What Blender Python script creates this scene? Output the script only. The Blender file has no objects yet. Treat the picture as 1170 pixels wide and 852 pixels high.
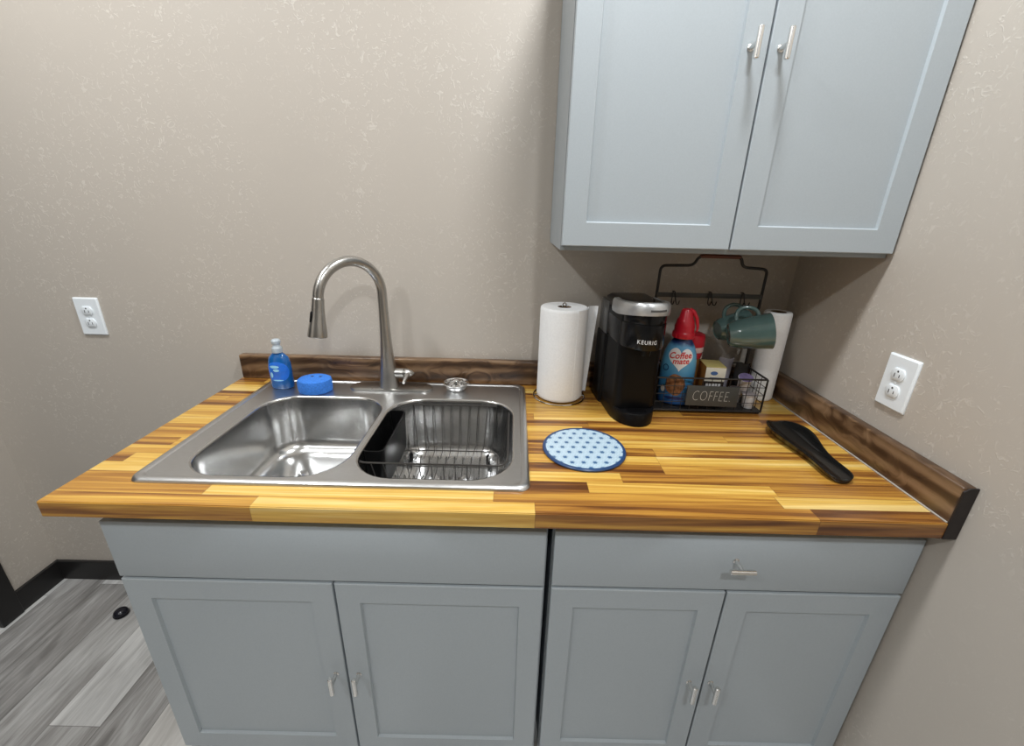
import bpy, bmesh, math, random
from math import sin, cos, pi, radians, sqrt, atan2
from mathutils import Vector, Matrix, Euler

random.seed(7)
COL = bpy.context.scene.collection
PX = 1170.0

# ------------------------------------------------------------------ measured dimensions (metres)
ZC = 0.915            # top of the wooden worktop
XL, XR = -0.0244, 1.739   # worktop left end, right wall
XW = -0.955           # left wall
DEP, THK = 0.6765, 0.0355
HC = 2.75             # ceiling
XIN = XR - 0.0278

# ================================================================== mesh helpers
def new():
    return bmesh.new()

def box(bm, x0, x1, y0, y1, z0, z1, bev=0.0, seg=2):
    r = bmesh.ops.create_cube(bm, size=1.0)
    vs = r['verts']
    M = Matrix.Translation(((x0+x1)/2, (y0+y1)/2, (z0+z1)/2)) @ Matrix.Diagonal((abs(x1-x0), abs(y1-y0), abs(z1-z0), 1))
    bmesh.ops.transform(bm, matrix=M, verts=vs)
    if bev > 0:
        es = list({e for v in vs for e in v.link_edges})
        bmesh.ops.bevel(bm, geom=es, offset=bev, segments=seg, profile=0.5, affect='EDGES')

def loft(bm, rings, cap0=True, cap1=True, closed=True):
    V = [[bm.verts.new(p) for p in r] for r in rings]
    n = len(V[0])
    for a, b in zip(V[:-1], V[1:]):
        for i in range(n if closed else n-1):
            j = (i+1) % n
            try:
                bm.faces.new((a[i], a[j], b[j], b[i]))
            except ValueError:
                pass
    if cap0 and closed:
        bm.faces.new(list(reversed(V[0])))
    if cap1 and closed:
        bm.faces.new(V[-1])
    return V

def lathe(bm, prof, n=32, M=None, cap0=True, cap1=True, sx=1.0, sy=1.0):
    rings = []
    for r, z in prof:
        r = max(r, 1e-5)
        rings.append([Vector((r*sx*cos(2*pi*i/n), r*sy*sin(2*pi*i/n), z)) for i in range(n)])
    if M is not None:
        rings = [[M @ p for p in r] for r in rings]
    return loft(bm, rings, cap0, cap1)

def tube(bm, pts, r, n=10, closed=False, cap=True):
    pts = [Vector(p) for p in pts]
    N = len(pts)
    rad = r if isinstance(r, (list, tuple)) else [r]*N
    tang = []
    for i in range(N):
        if closed:
            t = pts[(i+1) % N] - pts[i-1]
        elif i == 0:
            t = pts[1]-pts[0]
        elif i == N-1:
            t = pts[-1]-pts[-2]
        else:
            t = (pts[i+1]-pts[i]).normalized() + (pts[i]-pts[i-1]).normalized()
        tang.append(t.normalized())
    up = Vector((0, 0, 1)) if abs(tang[0].z) < 0.9 else Vector((1, 0, 0))
    u = tang[0].cross(up).normalized()
    rings = []
    for i in range(N):
        t = tang[i]
        u = (u - t*u.dot(t))
        if u.length < 1e-6:
            u = t.orthogonal()
        u.normalize()
        v = t.cross(u)
        rings.append([pts[i] + (u*cos(2*pi*k/n) + v*sin(2*pi*k/n))*rad[i] for k in range(n)])
    if closed:
        rings.append(rings[0])
        V = [[bm.verts.new(p) for p in q] for q in rings[:-1]]
        V.append(V[0])
        for a, b in zip(V[:-1], V[1:]):
            for i in range(n):
                j = (i+1) % n
                bm.faces.new((a[i], a[j], b[j], b[i]))
    else:
        loft(bm, rings, cap, cap)

def fillet(pts, r, k=5, closed=False):
    """round the corners of a polyline"""
    pts = [Vector(p) for p in pts]
    out = []
    N = len(pts)
    for i in range(N):
        if not closed and i in (0, N-1):
            out.append(pts[i]); continue
        a, b, c = pts[i-1], pts[i], pts[(i+1) % N]
        d1 = min(r, (a-b).length*0.48); d2 = min(r, (c-b).length*0.48)
        p = b + (a-b).normalized()*d1
        q = b + (c-b).normalized()*d2
        for j in range(k+1):
            t = j/k
            out.append(p*(1-t)**2 + b*2*t*(1-t) + q*t*t)
    return out

def rrect(x0, x1, y0, y1, r, k=8):
    """rounded rectangle, counter-clockwise, 4*(k+1) points"""
    r = min(r, (x1-x0)/2-1e-4, (y1-y0)/2-1e-4)
    P = []
    for cx, cy, a0 in ((x1-r, y0+r, -pi/2), (x1-r, y1-r, 0), (x0+r, y1-r, pi/2), (x0+r, y0+r, pi)):
        for i in range(k+1):
            a = a0 + pi/2*i/k
            P.append((cx+r*cos(a), cy+r*sin(a)))
    return P

def prism(bm, poly, f0, f1):
    """extrude a 2-D polygon between two 3-D mappings"""
    loft(bm, [[Vector(f0(u, v)) for u, v in poly], [Vector(f1(u, v)) for u, v in poly]])

def plate_with_holes(bm, outer, holes, z0, z1):
    """flat slab with holes through it"""
    for z, flip in ((z1, False), (z0, True)):
        es = []
        loops = []
        for lp in [outer]+holes:
            vs = [bm.verts.new((x, y, z)) for x, y in lp]
            loops.append(vs)
            es += [bm.edges.new((vs[i], vs[(i+1) % len(vs)])) for i in range(len(vs))]
        r = bmesh.ops.triangle_fill(bm, edges=es, use_beauty=True)
        if z == z1:
            top = loops
        else:
            bot = loops
    for a, b in zip(top, bot):
        n = len(a)
        for i in range(n):
            j = (i+1) % n
            bm.faces.new((a[i], b[i], b[j], a[j]))

def text_bm(bm, s, size, fn, extr=0.0, space=1.0, ax='CENTER', bold=0.0):
    """lettering as mesh: fn(u, v, w) maps text plane to 3-D"""
    cu = bpy.data.curves.new('lettering', 'FONT')
    cu.body = s; cu.size = size; cu.align_x = ax; cu.align_y = 'CENTER'
    cu.extrude = extr; cu.space_character = space; cu.resolution_u = 3
    cu.offset = bold
    o = bpy.data.objects.new('lettering', cu)
    COL.objects.link(o)
    dg = bpy.context.evaluated_depsgraph_get()
    dg.update()
    me = o.evaluated_get(dg).to_mesh()
    vs = [bm.verts.new(fn(*v.co)) for v in me.vertices]
    for p in me.polygons:
        try:
            bm.faces.new([vs[i] for i in p.vertices])
        except ValueError:
            pass
    o.evaluated_get(dg).to_mesh_clear()
    bpy.data.objects.remove(o)
    bpy.data.curves.remove(cu)

def obj(name, bm, m, parent=None, smooth=True, angle=38, loc=None, rotz=0.0):
    bmesh.ops.remove_doubles(bm, verts=bm.verts, dist=1e-6)
    bmesh.ops.recalc_face_normals(bm, faces=bm.faces)
    me = bpy.data.meshes.new(name)
    bm.to_mesh(me); bm.free()
    if smooth:
        me.polygons.foreach_set('use_smooth', [True]*len(me.polygons))
        me.set_sharp_from_angle(angle=radians(angle))
    me.materials.append(m)
    o = bpy.data.objects.new(name, me)
    COL.objects.link(o)
    if parent is not None:
        o.parent = parent
    if loc is not None:
        o.location = loc
    o.rotation_euler.z = rotz
    return o

def tag(o, label, cat, group=None):
    o['label'] = label; o['category'] = cat
    if group:
        o['group'] = group
    return o

def thing(name, label, cat, loc=(0, 0, 0), rotz=0.0, group=None):
    o = bpy.data.objects.new(name, None)
    o.empty_display_size = 0.05
    COL.objects.link(o)
    o.location = loc; o.rotation_euler = (0, 0, rotz)
    return tag(o, label, cat, group)

def struct(name, bm, m, smooth=False):
    o = obj(name, bm, m, None, smooth)
    o['kind'] = 'structure'
    return o

def dup(root, loc, label=None, rot=None):
    r = root.copy(); COL.objects.link(r); r.location = loc
    if label: r['label'] = label
    if rot is not None: r.rotation_euler = rot
    for ch in list(root.children):
        c = ch.copy(); COL.objects.link(c); c.parent = r
        for g in list(ch.children):
            d = g.copy(); COL.objects.link(d); d.parent = c
    return r

# ================================================================== materials
class NT:
    def __init__(s, name):
        s.m = bpy.data.materials.new(name); s.m.use_nodes = True
        s.t = s.m.node_tree; s.b = s.t.nodes['Principled BSDF']
    def n(s, typ, **kw):
        nd = s.t.nodes.new(typ)
        for k, v in kw.items():
            setattr(nd, k, v)
        return nd
    def l(s, a, b):
        s.t.links.new(a, b)
    def val(s, sock, v):
        if hasattr(v, 'is_output') or isinstance(v, bpy.types.NodeSocket):
            s.l(v, sock)
        else:
            sock.default_value = v
    def math(s, op, a, b=0.0, c=None):
        nd = s.n('ShaderNodeMath', operation=op)
        s.val(nd.inputs[0], a); s.val(nd.inputs[1], b)
        if c is not None: s.val(nd.inputs[2], c)
        return nd.outputs[0]
    def comb(s, x, y, z=0.0):
        nd = s.n('ShaderNodeCombineXYZ')
        for i, v in enumerate((x, y, z)): s.val(nd.inputs[i], v)
        return nd.outputs[0]
    def white(s, vec):
        nd = s.n('ShaderNodeTexWhiteNoise', noise_dimensions='3D'); s.l(vec, nd.inputs['Vector'])
        return nd.outputs['Value']
    def noise(s, vec, scale=5, detail=2, rough=.5, dist=0.0):
        nd = s.n('ShaderNodeTexNoise'); s.l(vec, nd.inputs['Vector'])
        nd.inputs['Scale'].default_value = scale; nd.inputs['Detail'].default_value = detail
        nd.inputs['Roughness'].default_value = rough; nd.inputs['Distortion'].default_value = dist
        return nd.outputs['Fac']
    def mapping(s, vec, sc=(1, 1, 1), rot=(0, 0, 0), loc=(0, 0, 0)):
        nd = s.n('ShaderNodeMapping'); s.l(vec, nd.inputs[0])
        nd.inputs['Scale'].default_value = sc; nd.inputs['Rotation'].default_value = rot
        nd.inputs['Location'].default_value = loc
        return nd.outputs[0]
    def ramp(s, fac, stops, interp='LINEAR'):
        nd = s.n('ShaderNodeValToRGB'); nd.color_ramp.interpolation = interp
        e = nd.color_ramp.elements
        while len(e) < len(stops): e.new(0.5)
        for el, (p, c) in zip(e, stops):
            el.position = p; el.color = (*c, 1) if len(c) == 3 else c
        s.l(fac, nd.inputs[0])
        return nd.outputs[0]
    def mix(s, a, b, fac, mode='MIX'):
        nd = s.n('ShaderNodeMix', data_type='RGBA', blend_type=mode)
        s.val(nd.inputs[0], fac)
        for sock, v in ((nd.inputs[6], a), (nd.inputs[7], b)):
            if isinstance(v, (tuple, list)): sock.default_value = (*v, 1)
            else: s.l(v, sock)
        return nd.outputs[2]
    def bump(s, h, strength=.3, dist=.002):
        nd = s.n('ShaderNodeBump'); s.l(h, nd.inputs['Height'])
        nd.inputs['Strength'].default_value = strength; nd.inputs['Distance'].default_value = dist
        s.l(nd.outputs[0], s.b.inputs['Normal'])
    def obj(s):
        return s.n('ShaderNodeTexCoord').outputs['Object']
    def set(s, **kw):
        for k, v in kw.items():
            k = {'color': 'Base Color', 'rough': 'Roughness', 'metal': 'Metallic', 'coat': 'Coat Weight',
                 'trans': 'Transmission Weight', 'ior': 'IOR', 'spec': 'Specular IOR Level', 'coatr': 'Coat Roughness'}.get(k, k)
            sk = s.b.inputs[k]
            if isinstance(v, (tuple, list)): sk.default_value = (*v, 1)
            else: s.val(sk, v)
        return s.m

def plain(name, color, rough=.5, metal=0.0, var=0.06, nscale=40, bump=0.0, **kw):
    """one-colour surface with a slight procedural mottle"""
    t = NT(name)
    nz = t.noise(t.obj(), nscale, 3)
    lo = tuple(max(0, c*(1-var)) for c in color); hi = tuple(min(1, c*(1+var)) for c in color)
    t.l(t.ramp(nz, [(.3, lo), (.7, hi)]), t.b.inputs['Base Color'])
    if bump: t.bump(nz, bump, .001)
    return t.set(rough=rough, metal=metal, **kw)

def wall_mat():
    t = NT('textured_wall_paint')
    o = t.obj()
    # hand-trowelled paint: short raised curved strokes in loose clusters
    big = t.noise(o, 3.0, 2)
    def strokes(sc, loc, k, lo):
        p = t.mapping(o, (1, 1, 1), loc=loc)
        w = t.noise(p, sc, 1.0, .5, 1.2)
        r = t.math('SUBTRACT', 1.0, t.math('MULTIPLY', t.math('ABSOLUTE', t.math('SUBTRACT', w, .5)), k))
        r = t.math('MAXIMUM', r, 0.0)
        g = t.noise(t.mapping(o, (1, 1, 1), loc=(loc[1], loc[2], loc[0])), sc*1.5, 1, .5, 1.0)
        g = t.math('MULTIPLY', t.math('SUBTRACT', g, lo), 12)
        return t.math('MULTIPLY', r, t.math('MINIMUM', t.math('MAXIMUM', g, 0.0), 1.0))
    st = t.math('MAXIMUM', strokes(34, (3, 7, 1), 20, .53), strokes(47, (11, 2, 5), 18, .57))
    gate2 = t.math('MINIMUM', t.math('MAXIMUM', t.math('MULTIPLY', t.math('SUBTRACT', big, .38), 5), 0.12), 1.0)
    st = t.math('MULTIPLY', st, gate2)
    fine = t.noise(o, 240, 2)
    h = t.math('ADD', st, t.math('MULTIPLY', fine, .10))
    base = t.ramp(t.noise(o, 1.4, 2), [(.3, (.480, .436, .385)), (.7, (.505, .458, .405))])
    t.l(t.mix(base, (.73, .69, .63), t.math("MULTIPLY", st, .42)), t.b.inputs['Base Color'])  # paler stroke colour paints in the highlights caught by the raised relief
    t.bump(h, .28, .0014)
    rr = t.math('SUBTRACT', .55, t.math('MULTIPLY', st, .18))
    return t.set(rough=rr, spec=.45)

def butcher_mat():
    t = NT('acacia_butcher_block')
    sp = t.n('ShaderNodeSeparateXYZ'); o = t.obj(); t.l(o, sp.inputs[0])
    x, y, z = sp.outputs
    W = .0365
    yy = t.math('ADD', y, DEP + .0005 + W*.06)
    yr = t.math('DIVIDE', yy, W)
    row = t.math('FLOOR', yr); fy = t.math('FRACT', yr)
    off = t.math('MULTIPLY', t.white(t.comb(row, 3.3, 1.7)), 5.0)
    L = t.math('ADD', .30, t.math('MULTIPLY', t.white(t.comb(row, 9.1, 4.2)), .38))
    xr = t.math('DIVIDE', t.math('ADD', t.math('ADD', x, 5), off), L)
    cl = t.math('FLOOR', xr); fx = t.math('FRACT', xr)
    idv = t.white(t.comb(row, cl, 2.5)); id2 = t.white(t.comb(cl, row, 8.5))
    # figure inside a stave: heartwood/sapwood streaks running along it, gently wavy
    sh = t.comb(t.math('ADD', x, t.math('MULTIPLY', idv, 9)), t.math('ADD', y, t.math('MULTIPLY', id2, 7)), z)
    st = t.noise(t.mapping(sh, (1.5, 48, 40)), 1.0, 3, .55, .9)
    gr = t.noise(t.mapping(sh, (6, 260, 240)), 1.0, 3, .6, .3)
    v = t.math('ADD', t.math('MULTIPLY', idv, .68), t.math('MULTIPLY', t.math('SUBTRACT', st, .5), 1.6))
    v = t.math('ADD', v, .17)
    c = t.ramp(v, [(.02, (.105, .036, .009)), (.18, (.225, .088, .018)), (.36, (.40, .185, .032)),
                   (.56, (.57, .31, .055)), (.76, (.70, .44, .090)), (1.0, (.78, .57, .21))])
    g = t.ramp(gr, [(.25, (.72, .66, .60)), (.6, (1.0, 1.0, 1.0))])
    c = t.mix(c, g, .75, 'MULTIPLY')
    # dark resin lines at the glue joints
    e = t.math('MINIMUM', fy, t.math('SUBTRACT', 1.0, fy))
    jl = t.math('LESS_THAN', e, .018)
    ex = t.math('MULTIPLY', t.math('MINIMUM', fx, t.math('SUBTRACT', 1.0, fx)), L)
    jx = t.math('LESS_THAN', ex, .0008)
    j = t.math('MULTIPLY', t.math('MAXIMUM', jl, jx), t.math('ADD', .15, t.math('MULTIPLY', id2, .45)))
    c = t.mix(c, (.10, .035, .01), j)
    # knots
    kn = t.n('ShaderNodeTexVoronoi'); t.l(t.mapping(o, (3.1, 6.5, 6.5)), kn.inputs['Vector']); kn.inputs['Scale'].default_value = 1.0
    kd = t.math('LESS_THAN', kn.outputs['Distance'], .055)
    c = t.mix(c, (.10, .04, .012), t.math('MULTIPLY', kd, .6))
    t.l(c, t.b.inputs['Base Color'])
    t.bump(gr, .06, .0006)
    return t.set(rough=t.math('ADD', .24, t.math('MULTIPLY', gr, .14)), coat=.25, coatr=.18)

def dark_wood_mat(name, axis):
    t = NT(name); o = t.obj()
    sc = (1.5, 26, 22) if axis == 'x' else (26, 1.5, 22)
    d = t.noise(t.mapping(o, (3, 3, 5)), 1.6, 2)
    sp = t.n('ShaderNodeVectorMath', operation='ADD'); t.l(t.mapping(o, sc), sp.inputs[0])
    t.l(t.comb(t.math('MULTIPLY', d, 5), t.math('MULTIPLY', d, 5), t.math('MULTIPLY', d, 7)), sp.inputs[1])
    gr = t.noise(sp.outputs[0], 1.0, 3, .55, 1.2)
    wv = t.n('ShaderNodeTexWave', wave_type='BANDS', bands_direction='Z'); t.l(t.mapping(o, (1.2 if axis == 'x' else 4, 4 if axis == 'x' else 1.2, 6)), wv.inputs[0])
    wv.inputs['Scale'].default_value = 1.3; wv.inputs['Distortion'].default_value = 9; wv.inputs['Detail'].default_value = 2
    v = t.math('ADD', t.math('MULTIPLY', gr, .75), t.math('MULTIPLY', wv.outputs['Fac'], .22))
    c = t.ramp(v, [(.25, (.028, .013, .006)), (.44, (.085, .044, .021)), (.58, (.185, .108, .056)), (.85, (.33, .21, .12))])
    t.l(c, t.b.inputs['Base Color'])
    t.bump(gr, .08, .0008)
    return t.set(rough=.34, coat=.2, coatr=.25)

def floor_mat():
    t = NT('grey_vinyl_planks'); o = t.obj()
    sp = t.n('ShaderNodeSeparateXYZ'); t.l(o, sp.inputs[0]); x, y, z = sp.outputs
    W = .152
    xr = t.math('DIVIDE', t.math('ADD', x, 5.03), W); row = t.math('FLOOR', xr); fx = t.math('FRACT', xr)
    off = t.math('MULTIPLY', t.white(t.comb(row, 1.3, 4.4)), 4)
    yr = t.math('DIVIDE', t.math('ADD', t.math('ADD', y, 9), off), .92); cl = t.math('FLOOR', yr); fy = t.math('FRACT', yr)
    idv = t.white(t.comb(row, cl, 5.5)); id2 = t.white(t.comb(cl, row, 1.5))
    sh = t.comb(t.math('ADD', x, t.math('MULTIPLY', idv, 9)), t.math('ADD', y, t.math('MULTIPLY', id2, 9)), idv)
    a = t.noise(t.mapping(sh, (15, 2.2, 1)), 1.0, 3, .6, 1.0)
    b = t.noise(t.mapping(sh, (75, 5, 1)), 1.0, 4, .65, .8)
    v = t.math('ADD', t.math('MULTIPLY', a, .75), t.math('MULTIPLY', b, .45))
    v = t.math('ADD', v, t.math('MULTIPLY', t.math('SUBTRACT', idv, .5), .42))
    c = t.ramp(v, [(.30, (.17, .163, .155)), (.48, (.31, .30, .29)), (.64, (.47, .465, .455)), (.85, (.66, .655, .64))])
    c = t.mix(c, (.36, .31, .255), t.math('MULTIPLY', t.math('GREATER_THAN', id2, .66), .28))
    e = t.math('MULTIPLY', t.math('MINIMUM', fx, t.math('SUBTRACT', 1, fx)), W)
    ey = t.math('MULTIPLY', t.math('MINIMUM', fy, t.math('SUBTRACT', 1, fy)), .92)
    j = t.math('MAXIMUM', t.math('LESS_THAN', e, .0011), t.math('LESS_THAN', ey, .0011))
    c = t.mix(c, (.06, .055, .05), t.math('MULTIPLY', j, .55))
    t.l(c, t.b.inputs['Base Color'])
    t.bump(b, .12, .001)
    return t.set(rough=.45)

def steel_mat(name, color, rough, stretch=(1, 1, 1), amt=.12):
    t = NT(name); o = t.obj()
    nz = t.noise(t.mapping(o, stretch), 60, 3, .6)
    t.l(t.ramp(nz, [(.3, tuple(c*.93 for c in color)), (.7, color)]), t.b.inputs['Base Color'])
    return t.set(metal=1.0, rough=t.math('ADD', rough-amt/2, t.math('MULTIPLY', nz, amt)))

def trivet_mat():
    t = NT('star_pattern_print'); o = t.obj()
    sp = t.n('ShaderNodeSeparateXYZ'); t.l(o, sp.inputs[0]); x, y, z = sp.outputs
    SX, SY = .0262, .0262*sqrt(3)
    def lat(ox, oy):
        px = t.math('SUBTRACT', t.math('MULTIPLY', t.math('FRACT', t.math('ADD', t.math('DIVIDE', x, SX), 50.5+ox)), SX), SX/2)
        py = t.math('SUBTRACT', t.math('MULTIPLY', t.math('FRACT', t.math('ADD', t.math('DIVIDE', y, SY), 50.5+oy)), SY), SY/2)
        r = t.math('SQRT', t.math('ADD', t.math('MULTIPLY', px, px), t.math('MULTIPLY', py, py)))
        th = t.math('ARCTAN2', py, px)
        return r, th
    r1, a1 = lat(0, 0); r2, a2 = lat(.5, .5)
    c1 = t.math('LESS_THAN', r1, r2)
    r = t.math('MINIMUM', r1, r2)
    th = t.math('ADD', t.math('MULTIPLY', a1, c1), t.math('MULTIPLY', a2, t.math('SUBTRACT', 1.0, c1)))
    k = t.math('ABSOLUTE', t.math('COSINE', t.math('MULTIPLY', th, 3)))
    star = t.math('LESS_THAN', r, t.math('ADD', .0028, t.math('MULTIPLY', k, .0035)))
    # thin pale-blue hemp-leaf lines radiating from every star
    sn = t.math('ABSOLUTE', t.math('SINE', t.math('MULTIPLY', th, 6)))
    ln = t.math('LESS_THAN', t.math('MULTIPLY', sn, r), .0042)
    hexl = t.math('LESS_THAN', t.math('ABSOLUTE', t.math('SUBTRACT', r, .0098)), .0008)
    ln = t.math('MAXIMUM', ln, hexl)
    c = t.mix((.50, .62, .70), (.28, .43, .56), t.math('MULTIPLY', ln, .65))
    c = t.mix(c, (.045, .13, .28), star)
    rr = t.math('SQRT', t.math('ADD', t.math('MULTIPLY', x, x), t.math('MULTIPLY', y, y)))
    c = t.mix(c, (.02, .055, .15), t.math('GREATER_THAN', rr, .0925))
    t.l(c, t.b.inputs['Base Color'])
    return t.set(rough=.3, coat=.3)

def gradient_label():
    t = NT('blue_bottle_label'); o = t.obj()
    sp = t.n('ShaderNodeSeparateXYZ'); t.l(o, sp.inputs[0]); z = sp.outputs[2]
    v = t.math('ADD', t.math('MULTIPLY', z, 4.0), t.math('MULTIPLY', t.math('SUBTRACT', t.noise(o, 30, 3), .5), .12))
    c = t.ramp(v, [(.0, (.015, .06, .22)), (.10, (.03, .14, .36)), (.35, (.05, .24, .48)), (.55, (.13, .42, .66)), (.72, (.12, .36, .62)), (.77, (.012, .03, .13)), (.9, (.01, .025, .11))])
    t.l(c, t.b.inputs['Base Color'])
    return t.set(rough=.3, coat=.3)

M = {}
M['wall'] = wall_mat()
M['ceil'] = plain('white_ceiling_paint', (.78, .76, .72), .8, bump=.2, nscale=80)
M['floor'] = floor_mat()
M['black_trim'] = plain('black_trim_paint', (.012, .011, .011), .42)
M['cab'] = plain('grey_cabinet_paint', (.415, .460, .492), .42, var=.025, nscale=300, bump=.05)
M['cab_in'] = plain('cabinet_carcass', (.33, .365, .39), .5, var=.03)
M['dark_gap'] = plain('dark_carcass_edge', (.05, .052, .055), .6)
M['butcher'] = butcher_mat()
M['walnut_x'] = dark_wood_mat('dark_stained_wood', 'x')
M['walnut_y'] = dark_wood_mat('dark_stained_side_wood', 'y')
M['endgrain'] = plain('black_end_grain', (.014, .009, .008), .6, var=.3)
M['caulk'] = plain('grey_caulk', (.40, .37, .33), .5)
M['steel'] = steel_mat('brushed_sink_steel', (.64, .645, .65), .33, (1, 8, 8))
M['bowl'] = steel_mat('satin_bowl_steel', (.64, .642, .64), .20, (6, 6, 1), .08)
M['nickel'] = steel_mat('brushed_nickel', (.50, .49, .47), .28, (1, 1, 1), .03)
M['chrome'] = steel_mat('polished_chrome', (.80, .80, .80), .07, (1, 1, 1), .03)
M['satin'] = steel_mat('satin_handle_metal', (.78, .77, .75), .26, (1, 1, 1), .03)
M['black_metal'] = plain('black_painted_wire', (.022, .020, .019), .42)
M['grey_metal'] = plain('dark_grey_bar', (.060, .062, .058), .45)
M['rack_wire'] = plain('dark_coated_wire', (.055, .050, .046), .30, .35)
M['black_plastic'] = plain('black_plastic', (.004, .004, .0045), .36, spec=.16)
M['gloss_black'] = plain('glossy_black_plastic', (.004, .004, .0045), .20, spec=.28)
M['grey_tank'] = plain('smoked_grey_plastic', (.075, .075, .075), .25)
M['silver'] = plain('silver_plastic', (.56, .57, .58), .30, .65)
M['white_print'] = plain('white_print', (.82, .82, .82), .5)
M['cream_print'] = plain('chalk_letters', (.62, .60, .55), .7)
M['plate'] = plain('white_outlet_plastic', (.84, .89, .93), .3, var=.01)
M['slot'] = plain('dark_slot', (.05, .05, .055), .6)
M['paper'] = plain('white_paper_towel', (.92, .93, .94), .92, var=.03, nscale=190, bump=.55)
M['card'] = plain('brown_cardboard', (.16, .105, .06), .85)
M['teal'] = plain('teal_glaze', (.080, .140, .135), .12, var=.15, nscale=18, coat=.5)
M['red'] = plain('red_cap_plastic', (.52, .012, .028), .3)
M['navy'] = plain('navy_bottle', (.012, .03, .13), .3)
M['label'] = gradient_label()
M['redink'] = plain('red_ink', (.62, .03, .03), .4)
M['white_ink'] = plain('white_ink', (.80, .80, .82), .4)
M['cookie'] = plain('baked_brown_print', (.24, .105, .045), .5, var=.55, nscale=120)
M['pinkwhite'] = plain('pale_band', (.75, .55, .55), .4)
M['amber'] = plain('amber_print', (.30, .13, .03), .45, var=.3, nscale=60)
M['yellow'] = plain('pale_yellow_card', (.62, .53, .20), .5)
M['carton_white'] = plain('cream_carton', (.78, .76, .66), .5)
M['carton_dark'] = plain('carton_dark_band', (.035, .025, .022), .5)
M['blueink'] = plain('blue_ink', (.06, .14, .35), .5)
M['lavender'] = plain('lavender_film', (.36, .35, .42), .25, var=.15, bump=.4, coat=.3)
M['pouch_black'] = plain('black_pouch', (.012, .012, .013), .5, bump=.3)
M['pod'] = plain('white_pod_plastic', (.74, .74, .75), .35)
M['purple'] = plain('purple_foil', (.30, .24, .48), .3, .3, var=.3)
M['foil'] = plain('pod_foil', (.55, .50, .52), .3, .3, var=.2)
M['sponge'] = plain('blue_foam', (.035, .19, .66), .85, var=.18, nscale=260, bump=.6)
M['wood_handle'] = plain('reddish_wood_handle', (.13, .035, .015), .4, var=.25)
M['cer_black'] = plain('black_ceramic_glaze', (.006, .006, .006), .14, spec=.5)
M['trivet'] = trivet_mat()
M['navy_rim'] = plain('navy_rim', (.02, .055, .15), .3)
M['rubber'] = plain('black_rubber', (.010, .010, .016), .25)
M['soap_cap'] = plain('frosted_cap', (.62, .70, .76), .3, trans=.3)
M['soap'] = plain('blue_soap_bottle', (.010, .13, .42), .08, coat=.6, trans=.25, ior=1.4)
M['soap_label'] = plain('blue_soap_label', (.02, .16, .68), .25, var=.25, nscale=25, coat=.3)
M['soap_pale'] = plain('pale_blue_ink', (.30, .62, .82), .3)
M['light_trim'] = plain('white_light_ring', (.8, .8, .8), .5)

# ================================================================== room
bm = new(); box(bm, -1.2, 2.0, -6.1, .1, -.1, 0); struct('floor', bm, M['floor'])
bm = new(); box(bm, -1.2, 2.0, -6.1, .1, HC, HC+.1); struct('ceiling', bm, M['ceil'])
bm = new(); box(bm, -1.055, XR+.1, 0, .1, 0, HC); struct('wall_back', bm, M['wall'])
bm = new(); box(bm, XR, XR+.1, -6.0, 0, 0, HC); struct('wall_right', bm, M['wall'])
bm = new(); box(bm, -1.055, XR+.1, -6.1, -6.0, 0, HC); struct('wall_front', bm, M['wall'])
bm = new()
box(bm, XW-.1, XW, -.235, 0, 0, HC); box(bm, XW-.1, XW, -6.0, -1.075, 0, HC); box(bm, XW-.1, XW, -1.075, -.235, 2.05, HC)
struct('wall_left', bm, M['wall'])
bm = new(); box(bm, XW+.012, .05, -.012, 0, 0, .092, .002); struct('baseboard_back', bm, M['black_trim'])
bm = new(); box(bm, XW, XW+.012, -.165, 0, 0, .092, .002); struct('baseboard_left', bm, M['black_trim'])
bm = new(); box(bm, XW, XW+.017, -.235, -.165, 0, 2.05, .003); struct('trim_1', bm, M['black_trim'])
bm = new(); box(bm, XW, XW+.017, -1.145, -1.075, 0, 2.05, .003); struct('trim_2', bm, M['black_trim'])
bm = new(); box(bm, XW, XW+.017, -1.145, -.165, 2.05, 2.12, .003); struct('trim_3', bm, M['black_trim'])
bm = new(); box(bm, XW-.06, XW-.02, -1.07, -.24, .008, 2.045, .002); struct('door_1', bm, M['black_trim'])

# ================================================================== worktop and upstands
bm = new()
outer = [(XL, -DEP), (XIN, -DEP), (XIN, -.0005), (XL, -.0005)]
SX0, SX1, SY0, SY1 = .0868, .9174, -.6109, -.0380
hole = rrect(SX0+.018, SX1-.018, SY0+.018, SY1-.012, .05)
plate_with_holes(bm, outer, [list(reversed(hole))], ZC-THK, ZC)
be = [e for e in bm.edges if abs(e.verts[0].co.z-e.verts[1].co.z) < 1e-6 and abs(e.verts[0].co.y+DEP) < 1e-5 and abs(e.verts[1].co.y+DEP) < 1e-5]
bmesh.ops.bevel(bm, geom=be, offset=.0018, segments=2, affect='EDGES')
tag(obj('worktop', bm, M['butcher'], smooth=False),
    'golden brown butcher block worktop of glued staves across both grey base cabinets', 'countertop')

bm = new()
box(bm, -.020, XIN-.0005, -.0278, -.0005, ZC+.0003, ZC+.081, .004, 3)
tag(obj('backsplash_board', bm, M['walnut_x']), 'long dark stained wood upstand along the back wall behind the sink', 'backsplash')

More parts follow.
